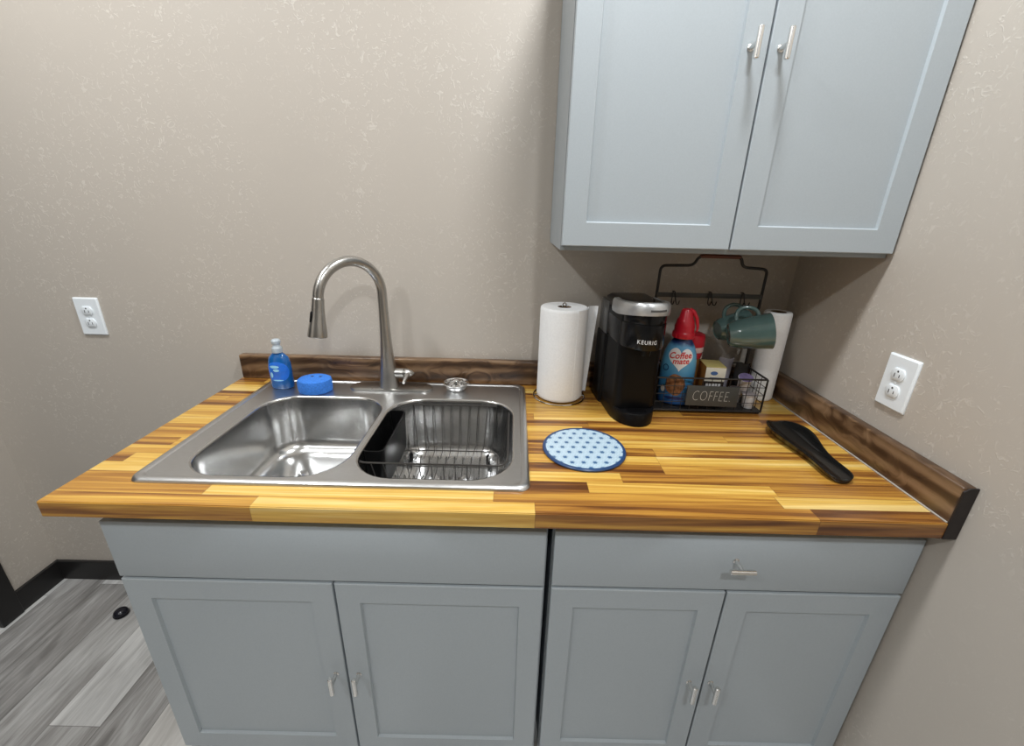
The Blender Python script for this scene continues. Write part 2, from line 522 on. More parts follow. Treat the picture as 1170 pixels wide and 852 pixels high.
t = thing('backsplash_board', 'dark stained wood upstand with black front end along the right wall', 'backsplash', (XIN, -DEP, ZC-THK))
bm = new(); box(bm, .0006, .0272, .0012, DEP-.0008, 0, THK+.080, .004, 3); obj('board', bm, M['walnut_y'], t)
bm = new()
pr = [(.0004, 0), (.0273, 0), (.0273, THK+.0795), (.012, THK+.0795), (.0004, THK+.072)]
prism(bm, pr, lambda u, v: (u, -.0015, v), lambda u, v: (u, .0015, v)); o = obj('end_cap', bm, M['endgrain'], t); o['label'] = 'black end of the board'
bm = new(); box(bm, -.003, .0006, .002, DEP-.03, THK, THK+.003, .001); o = obj('caulk_line', bm, M['caulk'], t)

# ================================================================== cabinets
def shaker(bm, x0, x1, z0, z1, yf, th=.019, st=.051, rail=.054, rec=.007):
    """flat frame with a sunk panel; yf = front face"""
    yb = yf+th
    A = [(x0, z0), (x1, z0), (x1, z1), (x0, z1)]
    B = [(x0+st, z0+rail), (x1-st, z0+rail), (x1-st, z1-rail), (x0+st, z1-rail)]
    s = .0022
    C = [(x0+st+s, z0+rail+s), (x1-st-s, z0+rail+s), (x1-st-s, z1-rail-s), (x0+st+s, z1-rail-s)]
    e = .0016
    A2 = [(x0+e, z0+e), (x1-e, z0+e), (x1-e, z1-e), (x0+e, z1-e)]
    rings = [[(u, yb, v) for u, v in A], [(u, yf+e, v) for u, v in A], [(u, yf, v) for u, v in A2], [(u, yf, v) for u, v in B], [(u, yf+rec, v) for u, v in C]]
    loft(bm, [[Vector(p) for p in r] for r in rings])
    # fine joints between stiles and rails
    return bm

def t_bar(parent, x, z, yf, vert=True, ln=.053):
    bm = new()
    Mx = Matrix.Translation((x, yf, z)) @ Matrix.Rotation(radians(90), 4, 'X')
    lathe(bm, [(.0068, 0), (.0068, .0015), (.0045, .003), (.0045, .030)], 14, Mx)
    h = ln/2
    prof = [(.0040, -h), (.0055, -h+.0015), (.0055, h-.0015), (.0040, h)]
    Mb = Matrix.Translation((x, yf-.031, z))
    if not vert:
        Mb = Mb @ Matrix.Rotation(radians(90), 4, 'Y')
    lathe(bm, prof, 16, Mb)
    return obj('handle', bm, M['satin'], parent)

def carcass(x0, x1, y0, z0, z1, toe=True, top=False, tw=.016):
    bm = new()
    zb = z0 + (.10 if toe else 0)
    y1 = -.003
    box(bm, x0, x0+tw, y0, y1, zb, z1); box(bm, x1-tw, x1, y0, y1, zb, z1)
    box(bm, x0+tw, x1-tw, y1-.006, y1, zb, z1)
    box(bm, x0+tw, x1-tw, y0, y1-.006, zb, zb+tw)
    if top:
        box(bm, x0+tw, x1-tw, y0, y1-.006, z1-tw, z1)
    else:
        box(bm, x0+tw, x1-tw, y0, y0+.02, z1-.05, z1)       # front stretcher
    if toe:
        box(bm, x0, x1, y0+.07, y0+.086, z0, zb)
        box(bm, x0, x0+tw, y0+.086, y1, z0, zb); box(bm, x1-tw, x1, y0+.086, y1, z0, zb)
    return bm

YF = -.639           # face of the base doors
zt = ZC-THK-.0004
# --- sink base
t = thing('sink_base_cabinet', 'wide grey base cabinet with two panelled doors under the sink', 'cabinet', (.034, 0, 0))
X0 = .034
bm = carcass(0, .923, YF+.020, 0, zt); obj('body', bm, M['cab_in'], t, False)
bm = new(); box(bm, .0015, .9185, YF, YF+.019, .6945, .840, .0016); obj('false_drawer_front', bm, M['cab'], t)
for a, b, hx in ((.0015, .4585, .435), (.4635, .9185, .490)):
    bm = new(); shaker(bm, a, b, .113, .6865, YF); d = obj('door', bm, M['cab'], t, False)
    t_bar(d, hx, .404, YF)
# --- drawer base
t = thing('drawer_base_cabinet', 'narrower grey base cabinet with one drawer over two doors beside right wall', 'cabinet', (.967, 0, 0))
bm = carcass(0, .767, YF+.020, 0, zt); obj('body', bm, M['cab_in'], t, False)
bm = new(); box(bm, .003, .7645, YF, YF+.019, .6965, .842, .0016); d = obj('drawer', bm, M['cab'], t)
t_bar(d, .386, .777, YF, False)
for a, b, hx in ((.003, .3825, .350), (.3870, .7645, .402)):
    bm = new(); shaker(bm, a, b, .113, .6885, YF); d = obj('door', bm, M['cab'], t, False)
    t_bar(d, hx, .404, YF)
# --- wall cabinet
YU = -.333
t = thing('wall_cabinet', 'light grey two door cabinet hung on the wall above the coffee maker', 'cabinet', (.978, 0, 1.372))
bm = carcass(0, .7575, YU+.020, 0, .768, False, True); obj('body', bm, M['cab_in'], t, False)
for a, b, hx in ((.001, .3805, .3465), (.3845, .7555, .4055)):
    bm = new(); shaker(bm, a, b, .011, .766, YU, rail=.051); d = obj('door', bm, M['cab'], t, False)
    t_bar(d, hx, .392, YU)

# ================================================================== sink
SKX, SKY, SKZ = SX0, SY0, ZC
t = thing('double_sink', 'stainless steel double bowl drop-in sink set in the wooden worktop', 'sink', (SKX, SKY, SKZ))
K = 8
W_, D_ = SX1-SX0, SY1-SY0
bm = new()
def ring(x0, x1, y0, y1, r, z):
    return [Vector((x, y, z)) for x, y in rrect(x0, x1, y0, y1, r, K)]
LB = (.072, .418, .030, .438, .095)
RB = (.440, .790, .034, .438, .095)
def rr(b, g, z):
    x0, x1, y0, y1, r = b
    return ring(x0-g, x1+g, y0-g, y1+g, max(r+g, .012), z)
DZ = .0055
out_rings = [ring(0, W_, 0, D_, .026, .0004), ring(0, W_, 0, D_, .026, .0012), ring(.002, W_-.002, .002, D_-.002, .026, .0055), ring(.006, W_-.006, .006, D_-.006, .024, .0082),
             ring(.012, W_-.012, .012, D_-.012, .021, .0086), ring(.017, W_-.017, .017, D_-.017, .019, .0080), ring(.020, W_-.020, .020, D_-.020, .018, DZ)]
V = loft(bm, out_rings, False, False)
inner = V[-1]
es = [bm.edges.get((inner[i], inner[(i+1) % len(inner)])) for i in range(len(inner))]
lips = []
for b in (LB, RB):
    lp = [bm.verts.new(p) for p in rr(b, .006, DZ)]
    lips.append(lp)
    es += [bm.edges.new((lp[i], lp[(i+1) % len(lp)])) for i in range(len(lp))]
bmesh.ops.triangle_fill(bm, edges=es, use_beauty=True)
obj('rim_deck', bm, M['steel'], t, angle=30)
for b, dx in ((LB, .0), (RB, .0)):
    bm = new()
    dp = -.172
    rings = [rr(b, .006, DZ), rr(b, .003, DZ-.0008), rr(b, .0008, DZ-.0035), rr(b, 0, DZ-.008)]
    rings += [rr(b, -.010*q, DZ-.008+(dp+.045-DZ+.008)*q) for q in (.25, .5, .75, 1.0)]
    for a in (20, 40, 60, 80):
        aa = radians(a)
        rings.append(rr(b, -.010-.045*(1-cos(aa)), dp+.045-.045*sin(aa)))
    cx, cy = (b[0]+b[1])/2, (b[2]+b[3])/2 + .02
    last = rr(b, -.060, dp-.001)
    rings.append(last)
    n = len(last)
    for s, dz in ((.6, -.003), (.30, -.006)):
        rings.append([Vector((cx+(p.x-cx)*s, cy+(p.y-cy)*s, dp+dz)) for p in last])
    R = .043
    rings.append([Vector((cx+R*cos(atan2(p.y-cy, p.x-cx)), cy+R*sin(atan2(p.y-cy, p.x-cx)), dp-.008)) for p in last])
    rings.append([Vector((cx+R*.95*cos(atan2(p.y-cy, p.x-cx)), cy+R*.95*sin(atan2(p.y-cy, p.x-cx)), dp-.012)) for p in last])
    loft(bm, rings, False, True)
    bo = obj('bowl', bm, M['bowl'], t, angle=45)
    bm = new()
    lathe(bm, [(.041, -.0115), (.041, -.008), (.036, -.0075), (.030, -.0105), (.012, -.0108), (.010, -.005), (.004, -.003), (.0, -.003)], 28, Matrix.Translation((cx, cy, dp)))
    obj('drain', bm, M['chrome'], bo)

# --- faucet
fd = Vector((-.62, -.78, 0)).normalized()
FX, FY, FZ = .4865, -.093, ZC+DZ
t = thing('faucet', 'brushed nickel gooseneck faucet with pull-down spray head behind the sink', 'faucet', (FX, FY, FZ))
bm = new()
def stadium(hl, hw, n=12):
    P = []
    for i in range(n+1):
        a = -pi/2+pi*i/n; P.append((hl-hw+hw*cos(a), hw*sin(a)))
    for i in range(n+1):
        a = pi/2+pi*i/n; P.append((-hl+hw+hw*cos(a), hw*sin(a)))
    return P
loft(bm, [[Vector((x+.006, y, z)) for x, y in stadium(.130*s+.0, .031*s)] for s, z in ((1, .0003), (1, .004), (.985, .006), (.90, .0075))])
obj('deck_plate', bm, M['nickel'], t)
bm = new()
Rr = .097
zs = .301
pts, rad = [], []
for z, r in ((.007, .0315), (.014, .0300), (.05, .0265), (.085, .0225), (.12, .0192), (.16, .0168), (.21, .0150), (.26, .0140)):
    pts.append(Vector((0, 0, z))); rad.append(r)
for i in range(0, 25):
    a = pi - (pi-.10)*i/24
    pts.append(fd*(Rr + Rr*cos(a)) + Vector((0, 0, zs+Rr*sin(a)))); rad.append(.0138)
tube(bm, pts, rad, 20)
obj('spout', bm, M['nickel'], t)
end = pts[-1]; dr = (pts[-1]-pts[-2]).normalized()
dr = (Vector((0, 0, -1))*.985 + fd*.15).normalized()
bm = new()
hp, hr = [], []
for s, r in ((-.001, .0142), (0, .0150), (.004, .0152), (.03, .0165), (.055, .0192), (.078, .0228), (.096, .0248), (.100, .0248), (.102, .0230), (.102, .019), (.099, .0185)):
    hp.append(end+dr*s); hr.append(r)
tube(bm, hp, hr, 24)
h = obj('spray_head', bm, M['nickel'], t)
bm = new()
q = end+dr*.030 + fd*.0150
sd = Vector((-fd.y, fd.x, 0))
rings = []
for s in (0, .004, .016, .028, .032):
    w = .006 if 0 < s < .032 else .003
    dd = .0045 if 0 < s < .032 else .001
    c = q + dr*s + fd*(.0003+.07*s)
    rings.append([c+sd*(w*cos(k*pi/6)) + fd*(dd*max(-.4, sin(k*pi/6))) for k in range(12)])
loft(bm, rings)
obj('spray_button', bm, M['black_plastic'], h)
bm = new()
Mx = Matrix.Translation((.012, 0, .052)) @ Matrix.Rotation(radians(90), 4, 'Y')
lathe(bm, [(.0145, 0), (.0145, .010), (.0145, .036), (.0130, .0375)], 20, Mx)
lv = obj('lever_hub', bm, M['nickel'], t)
bm = new()
lathe(bm, [(.0130, .0385), (.0145, .040), (.0138, .048), (.008, .062), (.002, .068)], 20, Mx)
tube(bm, [(.060, -.002, .052), (.061, -.016, .049), (.060, -.034, .044), (.058, -.050, .038)], [.0085, .0078, .0062, .0042], 10)
obj('lever', bm, M['nickel'], lv)

# --- strainer on the ledge
t = thing('sink_strainer', 'round chrome strainer basket sitting on the sink ledge right of the faucet', 'strainer', (.697, -.090, ZC+DZ))
bm = new()
lathe(bm, [(.027, .0003), (.031, .004), (.034, .013), (.037, .019), (.0405, .021), (.041, .023), (.039, .024), (.033, .021), (.029, .014), (.025, .007), (.0, .006)], 32, cap1=True)
obj('basket', bm, M['chrome'], t)
bm = new()
for k in range(6):
    a = k*pi/3
    tube(bm, [(.034*cos(a), .034*sin(a), .0215), (.020*cos(a), .020*sin(a), .0250), (.006*cos(a), .006*sin(a), .027)], .0022, 8)
obj('spokes', bm, M['chrome'], t)
bm = new()
lathe(bm, [(.004, .006), (.004, .024), (.010, .026), (.011, .030), (.007, .034), (0, .035)], 20)
obj('knob', bm, M['chrome'], t)

# --- dish rack in the right bowl
t = thing('dish_rack', 'dark wire dish rack set inside the right sink bowl', 'dish rack', (.70, -.35, ZC-.17))
def rk(x, y, z): return Vector((x-.70, y+.35, z-(ZC-.17)))
rx0, rx1, ry0, ry1, rz = .519, .868, -.506, -.186, .9085
bx0_, bx1_, by0_, by1_, bz = .548, .838, -.462, -.215, .7700
bm = new()
tube(bm, [rk(*p) for p in fillet([(rx0, ry0, rz), (rx1, ry0, rz), (rx1, ry1, rz), (rx0, ry1, rz)], .03, 5, True)], .0022, 8, True)
obj('rim_wire', bm, M['rack_wire'], t)
bm = new()
tube(bm, [rk(*p) for p in fillet([(bx0_, by0_, bz), (bx1_, by0_, bz), (bx1_, by1_, bz), (bx0_, by1_, bz)], .03, 5, True)], .0018, 8, True)
for f in (.33, .66):
    y = by0_+(by1_-by0_)*f
    tube(bm, [rk(bx0_, y, bz-.002), rk(bx1_, y, bz-.002)], .0016, 6)
obj('base_wire', bm, M['rack_wire'], t)
NW = 11
for nm, ya, yb in (('back_wires', ry1, by1_), ('front_wires', ry0, by0_)):
    bm = new()
    for i in range(NW):
        f = (i+.6)/(NW+.2)
        xa = rx0+.02+(rx1-rx0-.04)*f; xb = bx0_+.012+(bx1_-bx0_-.024)*f
        tube(bm, fillet([rk(xa, ya, rz), rk(xb+(xa-xb)*.4, yb+(ya-yb)*.25, bz+.012), rk(xb, yb+(-.03 if ya > yb else .03)*0, bz)], .02, 4), .00115, 6)
    obj(nm, bm, M['rack_wire'], t)
for nm, xa, xb in (('left_wires', rx0, bx0_), ('right_wires', rx1, bx1_)):
    bm = new()
    for i in range(5):
        f = (i+.6)/5.2
        ya = ry0+.02+(ry1-ry0-.04)*f; yb = by0_+.012+(by1_-by0_-.024)*f
        tube(bm, fillet([rk(xa, ya, rz), rk(xb+(xa-xb)*.25, yb, bz+.012), rk(xb, yb, bz)], .02, 4), .00115, 6)
    obj(nm, bm, M['rack_wire'], t)
bm = new()
for i in range(NW):
    f = (i+.6)/(NW+.2); x = bx0_+.012+(bx1_-bx0_-.024)*f
    P = [(x, by0_, bz), (x, by0_+.05, bz), (x, by0_+.07, bz+.034), (x, by0_+.09, bz), (x, by1_-.10, bz), (x, by1_-.08, bz+.034), (x, by1_-.06, bz), (x, by1_, bz)]
    tube(bm, fillet([rk(*p) for p in P], .012, 4), .00115, 6)
obj('floor_wires', bm, M['rack_wire'], t)
for sx, sy in ((bx0_+.03, by0_+.02), (bx1_-.03, by0_+.02), (bx0_+.03, by1_-.02), (bx1_-.03, by1_-.02)):
    bm = new(); c = rk(sx, sy, bz)
    lathe(bm, [(.003, -.0272), (.006, -.025), (.006, -.004), (.003, .002)], 12, Matrix.Translation(c)); obj('foot', bm, M['black_plastic'], t)

# --- utensil caddy hanging on the rack
t = thing('utensil_caddy', 'black plastic utensil trough hung in the left end of the dish rack', 'caddy', (.5465, -.35, .803))
bm = new()
o_ = lambda g, z: [Vector((x, y, z)) for x, y in rrect(-.0245+g, .0275-g, -.118+g, .108-g, .014, 4)]
loft(bm, [o_(.004, 0), o_(.002, .004), o_(0, .112), o_(.0025, .112), o_(.005, .006)], True, True)
obj('trough', bm, M['black_plastic'], t)
for y in (-.07, .06):
    bm = new()
    tube(bm, fillet([(-.0335, y, .1030), (-.0330, y, .1105), (-.0255, y, .1120), (-.0235, y, .104)], .003, 3), .0016, 6)
    obj('hook', bm, M['black_plastic'], t)

# ================================================================== soap and sponge
SZ = ZC+DZ
t = thing('dish_soap_bottle', 'blue dish soap bottle with frosted cap on the left sink ledge', 'bottle', (.157, -.108, SZ+.0003))
bm = new()
lathe(bm, [(.026, 0), (.0305, .004), (.0315, .020), (.0300, .045), (.0305, .065), (.0295, .085), (.0255, .100), (.017, .110), (.0125, .114), (.0125, .120)], 32, sx=1.13, sy=.70)
b = obj('bottle_body', bm, M['soap'], t)
bm = new()
lathe(bm, [(.0145, .1155), (.0150, .117), (.0145, .130), (.0110, .134), (.0100, .140), (.0125, .144), (.0130, .152), (.0095, .156), (0, .157)], 24)
obj('cap', bm, M['soap_cap'], t)
def soap_r(z):
    P = [(.020, .0315), (.045, .0300), (.065, .0305), (.085, .0295), (.1, .0255)]
    for (a, ra), (c, rb) in zip(P[:-1], P[1:]):
        if a <= z <= c: return ra+(rb-ra)*(z-a)/(c-a)
    return .0305
def soap_map(u, v, w=0.0, e=.0005):
    r = soap_r(v)+e+w; a = -pi/2+u/.030
    return (r*1.13*cos(a), r*.70*sin(a)-.0002, v)
def patch(bm, pts, fn, rings=6, w=0.0):
    """filled outline draped on a curved surface (fan of rings towards the centre)"""
    cx = sum(p[0] for p in pts)/len(pts); cy = sum(p[1] for p in pts)/len(pts)
    R = []
    for k in range(rings+1):
        s = 1-k/(rings+.001)
        R.append([Vector(fn(cx+(p[0]-cx)*s, cy+(p[1]-cy)*s, w)) for p in pts])
    loft(bm, R, False, True)
bm = new()
patch(bm, [(.034*cos(a)*(1 if True else 1), .058+.032*sin(a)) for a in [2*pi*i/40 for i in range(40)]], soap_map, 8)
lb = obj('label', bm, M['soap_label'], b)
bm = new()
patch(bm, [(-.006+.013*cos(a), .074+.0045*sin(a)) for a in [2*pi*i/20 for i in range(20)]], soap_map, 3, .0006)
patch(bm, [(-.002+.008*cos(a), .063+.0045*sin(a)) for a in [2*pi*i/20 for i in range(20)]], soap_map, 3, .0006)
patch(bm, [(-.017+.0045*cos(a), .047+.009*sin(a)) for a in [2*pi*i/20 for i in range(20)]], soap_map, 3, .0006)
patch(bm, [(.0+.014*cos(a), .031+.002*sin(a)) for a in [2*pi*i/20 for i in range(20)]], soap_map, 3, .0006)
obj('label_print', bm, M['soap_pale'], b)

t = thing('scrub_sponge', 'round bright blue foam sponge beside the soap bottle on sink ledge', 'sponge', (.268, -.128, SZ+.0003))
bm = new()
n = 48
prof = [(.045, 0), (.0495, .003), (.051, .012), (.0510, .031), (.0488, .039), (.0445, .0415), (.030, .042), (.012, .042), (.0001, .042)]
rings = []
for r, z in prof:
    rings.append([Vector((r*(1+.018*cos(9*2*pi*i/n)*(r > .04))*cos(2*pi*i/n), r*.86*sin(2*pi*i/n), z)) for i in range(n)])
loft(bm, rings)
bmesh.ops.recalc_face_normals(bm, faces=bm.faces)
obj('foam_body', bm, M['sponge'], t)
bm = new()
for sx in (-.012, .014):
    lathe(bm, [(.0048, .0419), (.0048, .0423), (.0001, .0423)], 14, Matrix.Translation((sx, .012, 0)))
o = obj('hole', bm, M['navy_rim'], t)

# ================================================================== paper towels
t = thing('paper_towel_holder', 'thin chrome wire holder standing inside the fat paper towel roll', 'holder', (1.022, -.109, ZC))
bm = new()
tube(bm, [(.079*cos(2*pi*i/48), .079*sin(2*pi*i/48), .0024) for i in range(48)], .0022, 8, True)
tube(bm, [(-.079, 0, .0024), (.079, 0, .0024)], .002, 8)
obj('base_ring', bm, M['chrome'], t)
bm = new()
P = [(-.006, 0, .003), (-.006, 0, .285), (-.004, 0, .2925), (0, 0, .295), (.004, 0, .2925), (.006, 0, .285), (.006, 0, .003)]
tube(bm, P, .002, 8); obj('post', bm, M['chrome'], t)

def roll(name, label, loc, R, H, rc, sheet):
    t = thing(name, label, 'paper towel', loc, 0)
    bm = new()
    lathe(bm, [(rc, .001), (R-.004, 0), (R-.001, .003), (R, .010), (R, H-.010), (R-.001, H-.003), (R-.004, H), (rc+.001, H-.001), (rc, H-.002), (rc, .001)], 56, cap0=False, cap1=False)
    r = obj('paper', bm, M['paper'], t)
    bm = new()
    lathe(bm, [(rc-.0002, .0005), (rc-.0002, H-.0015), (rc-.002, H-.0015), (rc-.002, .0005), (rc-.0002, .0005)], 28, cap0=False, cap1=False)
    obj('cardboard_core', bm, M['card'], t)
    return t
t = roll('paper_towel_roll', 'fat white paper towel roll with loose sheet left of the coffee maker', (1.022, -.109, ZC+.0055), .0695, .279, .020, True)
bm = new()
P = []
for i in range(14):
    a = radians(-62+ i*5.2); P.append((.0700*cos(a), .0700*sin(a)))
a = radians(4)
P += [(.0730, .010), (.0790, .016), (.0870, .020), (.0950, .021), (.1020, .018)]
top, zb = .2785, .006
rings = []
for z in (zb, .08, .16, .24, top):
    f = 1.0 - .55*(1 - z/top)
    q = [Vector((x if k < 14 else .0700+(x-.0700)*f, y, z)) for k, (x, y) in enumerate(P)]
    q2 = [Vector((p.x+.0006, p.y-.0003, z)) for p in reversed(q)]
    rings.append(q+q2)
loft(bm, rings)
obj('loose_sheet', bm, M['paper'], t)
roll('paper_towel_roll', 'slim white paper towel roll standing in the corner behind the teal mugs', (1.667, -.079, ZC+.0004), .0380, .279, .0215, False)

# ================================================================== coffee maker
t = thing('coffee_maker', 'tall slim black single-serve coffee maker with silver lid handle', 'coffee maker', (1.213, -.228, ZC+.0005), .09)
def foot(hw, yf, yb, n=16, r=.02):
    P = []
    for i in range(n+1):
        a = pi + pi*i/n
        P.append((hw*cos(a), yf*0 + (-yf)*sin(a)*1.0 if False else abs(yf)*sin(a)))
    k = 5
    for i in range(k+1):
        a = pi/2*i/k; P.append((hw-r+r*cos(a), yb-r+r*sin(a)))
    for i in range(k+1):
        a = pi/2+pi/2*i/k; P.append((-hw+r+r*cos(a), yb-r+r*sin(a)))
    return P
def lay(poly, z, s=1.0, cy=.05, dx=0, dy=0):
    return [Vector((x*s+dx, cy+(y-cy)*s+dy, z)) for x, y in poly]
FP = foot(.0605, .085, .150)
bm = new()
loft(bm, [lay(FP, 0, .985), lay(FP, .002), lay(FP, .034), lay(FP, .037, .985), lay(FP, .0375, .93), lay(FP, .031, .92)])
obj('base', bm, M['black_plastic'], t)
bm = new()
poly = [(-.046, -.052), (-.028, -.070), (0, -.076), (.028, -.070), (.046, -.052), (.050, -.038), (-.050, -.038)]
loft(bm, [[Vector((x, y, .0312)) for x, y in poly], [Vector((x, y, .0345)) for x, y in poly]])
for i in range(4):
    y = -.062+i*.006
    box(bm, -.026, .026, y, y+.003, .0345, .0358)
obj('drip_grate', bm, M['black_plastic'], t)
bm = new()
CP = [(x, y) for x, y in rrect(-.0597, .0597, -.036, .150, .022, 5)]
loft(bm, [lay(CP, .030), lay(CP, .245), lay(CP, .300), lay(CP, .305, .97)])
obj('column', bm, M['black_plastic'], t)
bm = new()
HP = FP
loft(bm, [lay(HP, .2140, .95), lay(HP, .2150, .985), lay(HP, .219), lay(HP, .2785), lay(HP, .2795, .985), lay(HP, .2805, .985)])
obj('brew_head', bm, M['gloss_black'], t)
bm = new()
lathe(bm, [(.012, 0), (.014, .016), (.012, .018)], 24, Matrix.Translation((0, -.058, .196)))
obj('nozzle', bm, M['black_plastic'], t)
bm = new()
loft(bm, [lay(HP, .2810, .975), lay(HP, .2825, .985), lay(HP, .306, .985), lay(HP, .318, .95), lay(HP, .326, .82), lay(HP, .328, .55)])
ld = obj('lid', bm, M['gloss_black'], t)
# silver U-shaped handle hugging the front of the lid
bm = new()
rings = []
n = 36
for i in range(n+1):
    s = -1+2*i/n
    a = -pi/2 + s*(pi/2+.0)
    # ellipse front, with straight arms running back
    ex, ey = .0615*cos(a), .086*sin(a)
    if abs(s) > .999: ey = 0
    lift = .0
    nx, ny = cos(a)/.0615, sin(a)/.086
    L = sqrt(nx*nx+ny*ny); nx /= L; ny /= L
    front = max(0, -sin(a))
    z0 = .293+.013*front; z1 = .328+.008*front
    rings.append([Vector((ex-nx*.006, ey-ny*.006, z0)), Vector((ex+nx*.0022, ey+ny*.0022, z0)), Vector((ex+nx*.004, ey+ny*.004, z0+.008)), Vector((ex+nx*.0035, ey+ny*.0035, z1-.006)),
                  Vector((ex-nx*.001, ey-ny*.001, z1)), Vector((ex-nx*.012, ey-ny*.012, z1+.001)), Vector((ex-nx*.012, ey-ny*.012, z1-.006)), Vector((ex-nx*.006, ey-ny*.006, z1-.012))])
def arm(r, dy): return [Vector((p.x*.985, p.y+dy, p.z-.002)) for p in r]
rings = [arm(rings[0], .055), arm(rings[0], .02)] + rings + [arm(rings[-1], .02), arm(rings[-1], .055)]
loft(bm, rings)
hd = obj('lid_handle', bm, M['silver'], t)
bm = new()
rings = []
for i in range(15):
    a = -pi/2 - .20 + .66*i/14
    nx, ny = cos(a)/.0615, sin(a)/.086
    L = sqrt(nx*nx+ny*ny); nx /= L; ny /= L
    ex, ey = .0615*cos(a), .086*sin(a)
    rings.append([Vector((ex+nx*k, ey+ny*k, z)) for k, z in ((.0030, .3155), (.0046, .3160), (.0048, .3185), (.0046, .3210), (.0030, .3215))])
loft(bm, rings)
obj('grip_slot', bm, M['grey_tank'], hd)
bm = new()
def head_map(u, v, w):
    a = -pi/2 + u/.0735*1.0
    return (.0605*cos(a)*1.004, .085*sin(a)*1.004 - .0004 - max(w, 0), .2370+v)
text_bm(bm, 'KEURIG', .0150, lambda u, v, w: head_map(u-.011, v, w), 0.0, 1.22)
obj('brand_lettering', bm, M['white_print'], t, False)
bm = new()
TP = rrect(-.066, .0605, .080, .176, .014, 4)
loft(bm, [lay(TP, .0), lay(TP, .210), lay(TP, .214, .98)])
obj('tank_base', bm, M['black_plastic'], t)
bm = new()
TP2 = rrect(-.0635, .0585, .088, .172, .014, 4)
loft(bm, [lay(TP2, .2145), lay(TP2, .304), lay(TP2, .308, .97)])
obj('water_tank', bm, M['grey_tank'], t)

# ================================================================== wire coffee stand
BX0, BX1, BY0, BY1, BZ, BT = 1.287, 1.602, -.210, -.060, .9255, 1.023
CXs, CYs = (BX0+BX1)/2, (BY0+BY1)/2
t = thing('coffee_stand', 'black wire coffee station basket with back frame and mug hooks', 'organizer', (CXs, CYs, ZC))
def bp(x, y, z): return Vector((x-CXs, y-CYs, z-ZC))
bm = new()
tube(bm, [bp(*p) for p in fillet([(BX0, BY0, BT), (BX1, BY0, BT), (BX1, BY1, BT), (BX0, BY1, BT)], .006, 3, True)], .0028, 8, True)
obj('basket_rim', bm, M['black_metal'], t)
bm = new()
box(bm, BX0-CXs, BX1-CXs, BY0-CYs, BY1-CYs, BZ-ZC-.0045, BZ-ZC-.0005, .001)
tube(bm, [bp(*p) for p in ((BX0, BY0, BZ-.002), (BX1, BY0, BZ-.002), (BX1, BY1, BZ-.002), (BX0, BY1, BZ-.002))], .0035, 8, True)
obj('tray', bm, M['black_metal'], t)
def grid(nm, p0, p1, nv):
    bm = new()
    p0 = Vector(p0); p1 = Vector(p1)
    for i in range(nv+1):
        p = p0.lerp(p1, i/nv)
        thick = .0026 if i in (0, nv) else .0010
        tube(bm, [bp(p.x, p.y, BZ-.002), bp(p.x, p.y, BT)], thick, 6)
    for k in (1, 2, 3):
        z = BZ+(BT-BZ)*k/4
        tube(bm, [bp(p0.x, p0.y, z), bp(p1.x, p1.y, z)], .0010, 6)
    obj(nm, bm, M['black_metal'], t)
grid('front_grid', (BX0, BY0, 0), (BX1, BY0, 0), 12)
grid('back_grid', (BX0, BY1, 0), (BX1, BY1, 0), 12)
grid('left_grid', (BX0, BY0, 0), (BX0, BY1, 0), 5)
grid('right_grid', (BX1, BY0, 0), (BX1, BY1, 0), 5)
for x in (BX0+.006, BX1-.006):
    for y in (BY0+.005, BY1-.005):
        bm = new(); lathe(bm, [(.003, .0002), (.0055, .0022), (.006, .005), (.004, .0085)], 14, Matrix.Translation(bp(x, y, ZC))); obj('foot', bm, M['black_metal'], t)
FYs = -.067
fx0, fx1 = 1.297, 1.612
hx0, hx1 = 1.407, 1.529
bm = new()
P = [(fx0-.005, FYs, BZ), (fx0, FYs, 1.02), (fx0+.003, FYs, 1.318), (hx0-.012, FYs, 1.3205), (hx0-.001, FYs, 1.347), (hx1+.001, FYs, 1.347), (hx1+.008, FYs, 1.3185), (fx1, FYs, 1.314), (fx1-.001, FYs, 1.02), (fx1-.006, FYs, BZ)]
tube(bm, [bp(*p) for p in fillet(P, .016, 5)], .0042, 10)
obj('back_frame', bm, M['black_metal'], t)
bm = new(); tube(bm, [bp(hx0+.002, FYs, 1.347), bp(hx0+.008, FYs, 1.347), bp(hx1-.008, FYs, 1.347), bp(hx1-.002, FYs, 1.347)], [.0048, .0058, .0058, .0048], 14); obj('grip', bm, M['wood_handle'], t)
bm = new(); box(bm, fx0-CXs+.001, fx1-CXs-.001, FYs-CYs-.0045, FYs-CYs-.0015, 1.2270-ZC, 1.2410-ZC, .0008); obj('hook_bar', bm, M['grey_metal'], t)
for x in (1.347, 1.455, 1.551):
    for dx in (-.006, .006):
        bm = new()
        P = [(x+dx*.2, FYs+.002, 1.2445), (x+dx*.4, FYs-.010, 1.2450), (x+dx, FYs-.013, 1.2200), (x+dx*1.2, FYs-.020, 1.2095), (x+dx*1.3, FYs-.034, 1.2110), (x+dx*1.3, FYs-.039, 1.2230)]
        tube(bm, [bp(*p) for p in fillet(P, .008, 4)], .0017, 8)
        obj('hook', bm, M['black_metal'], t)
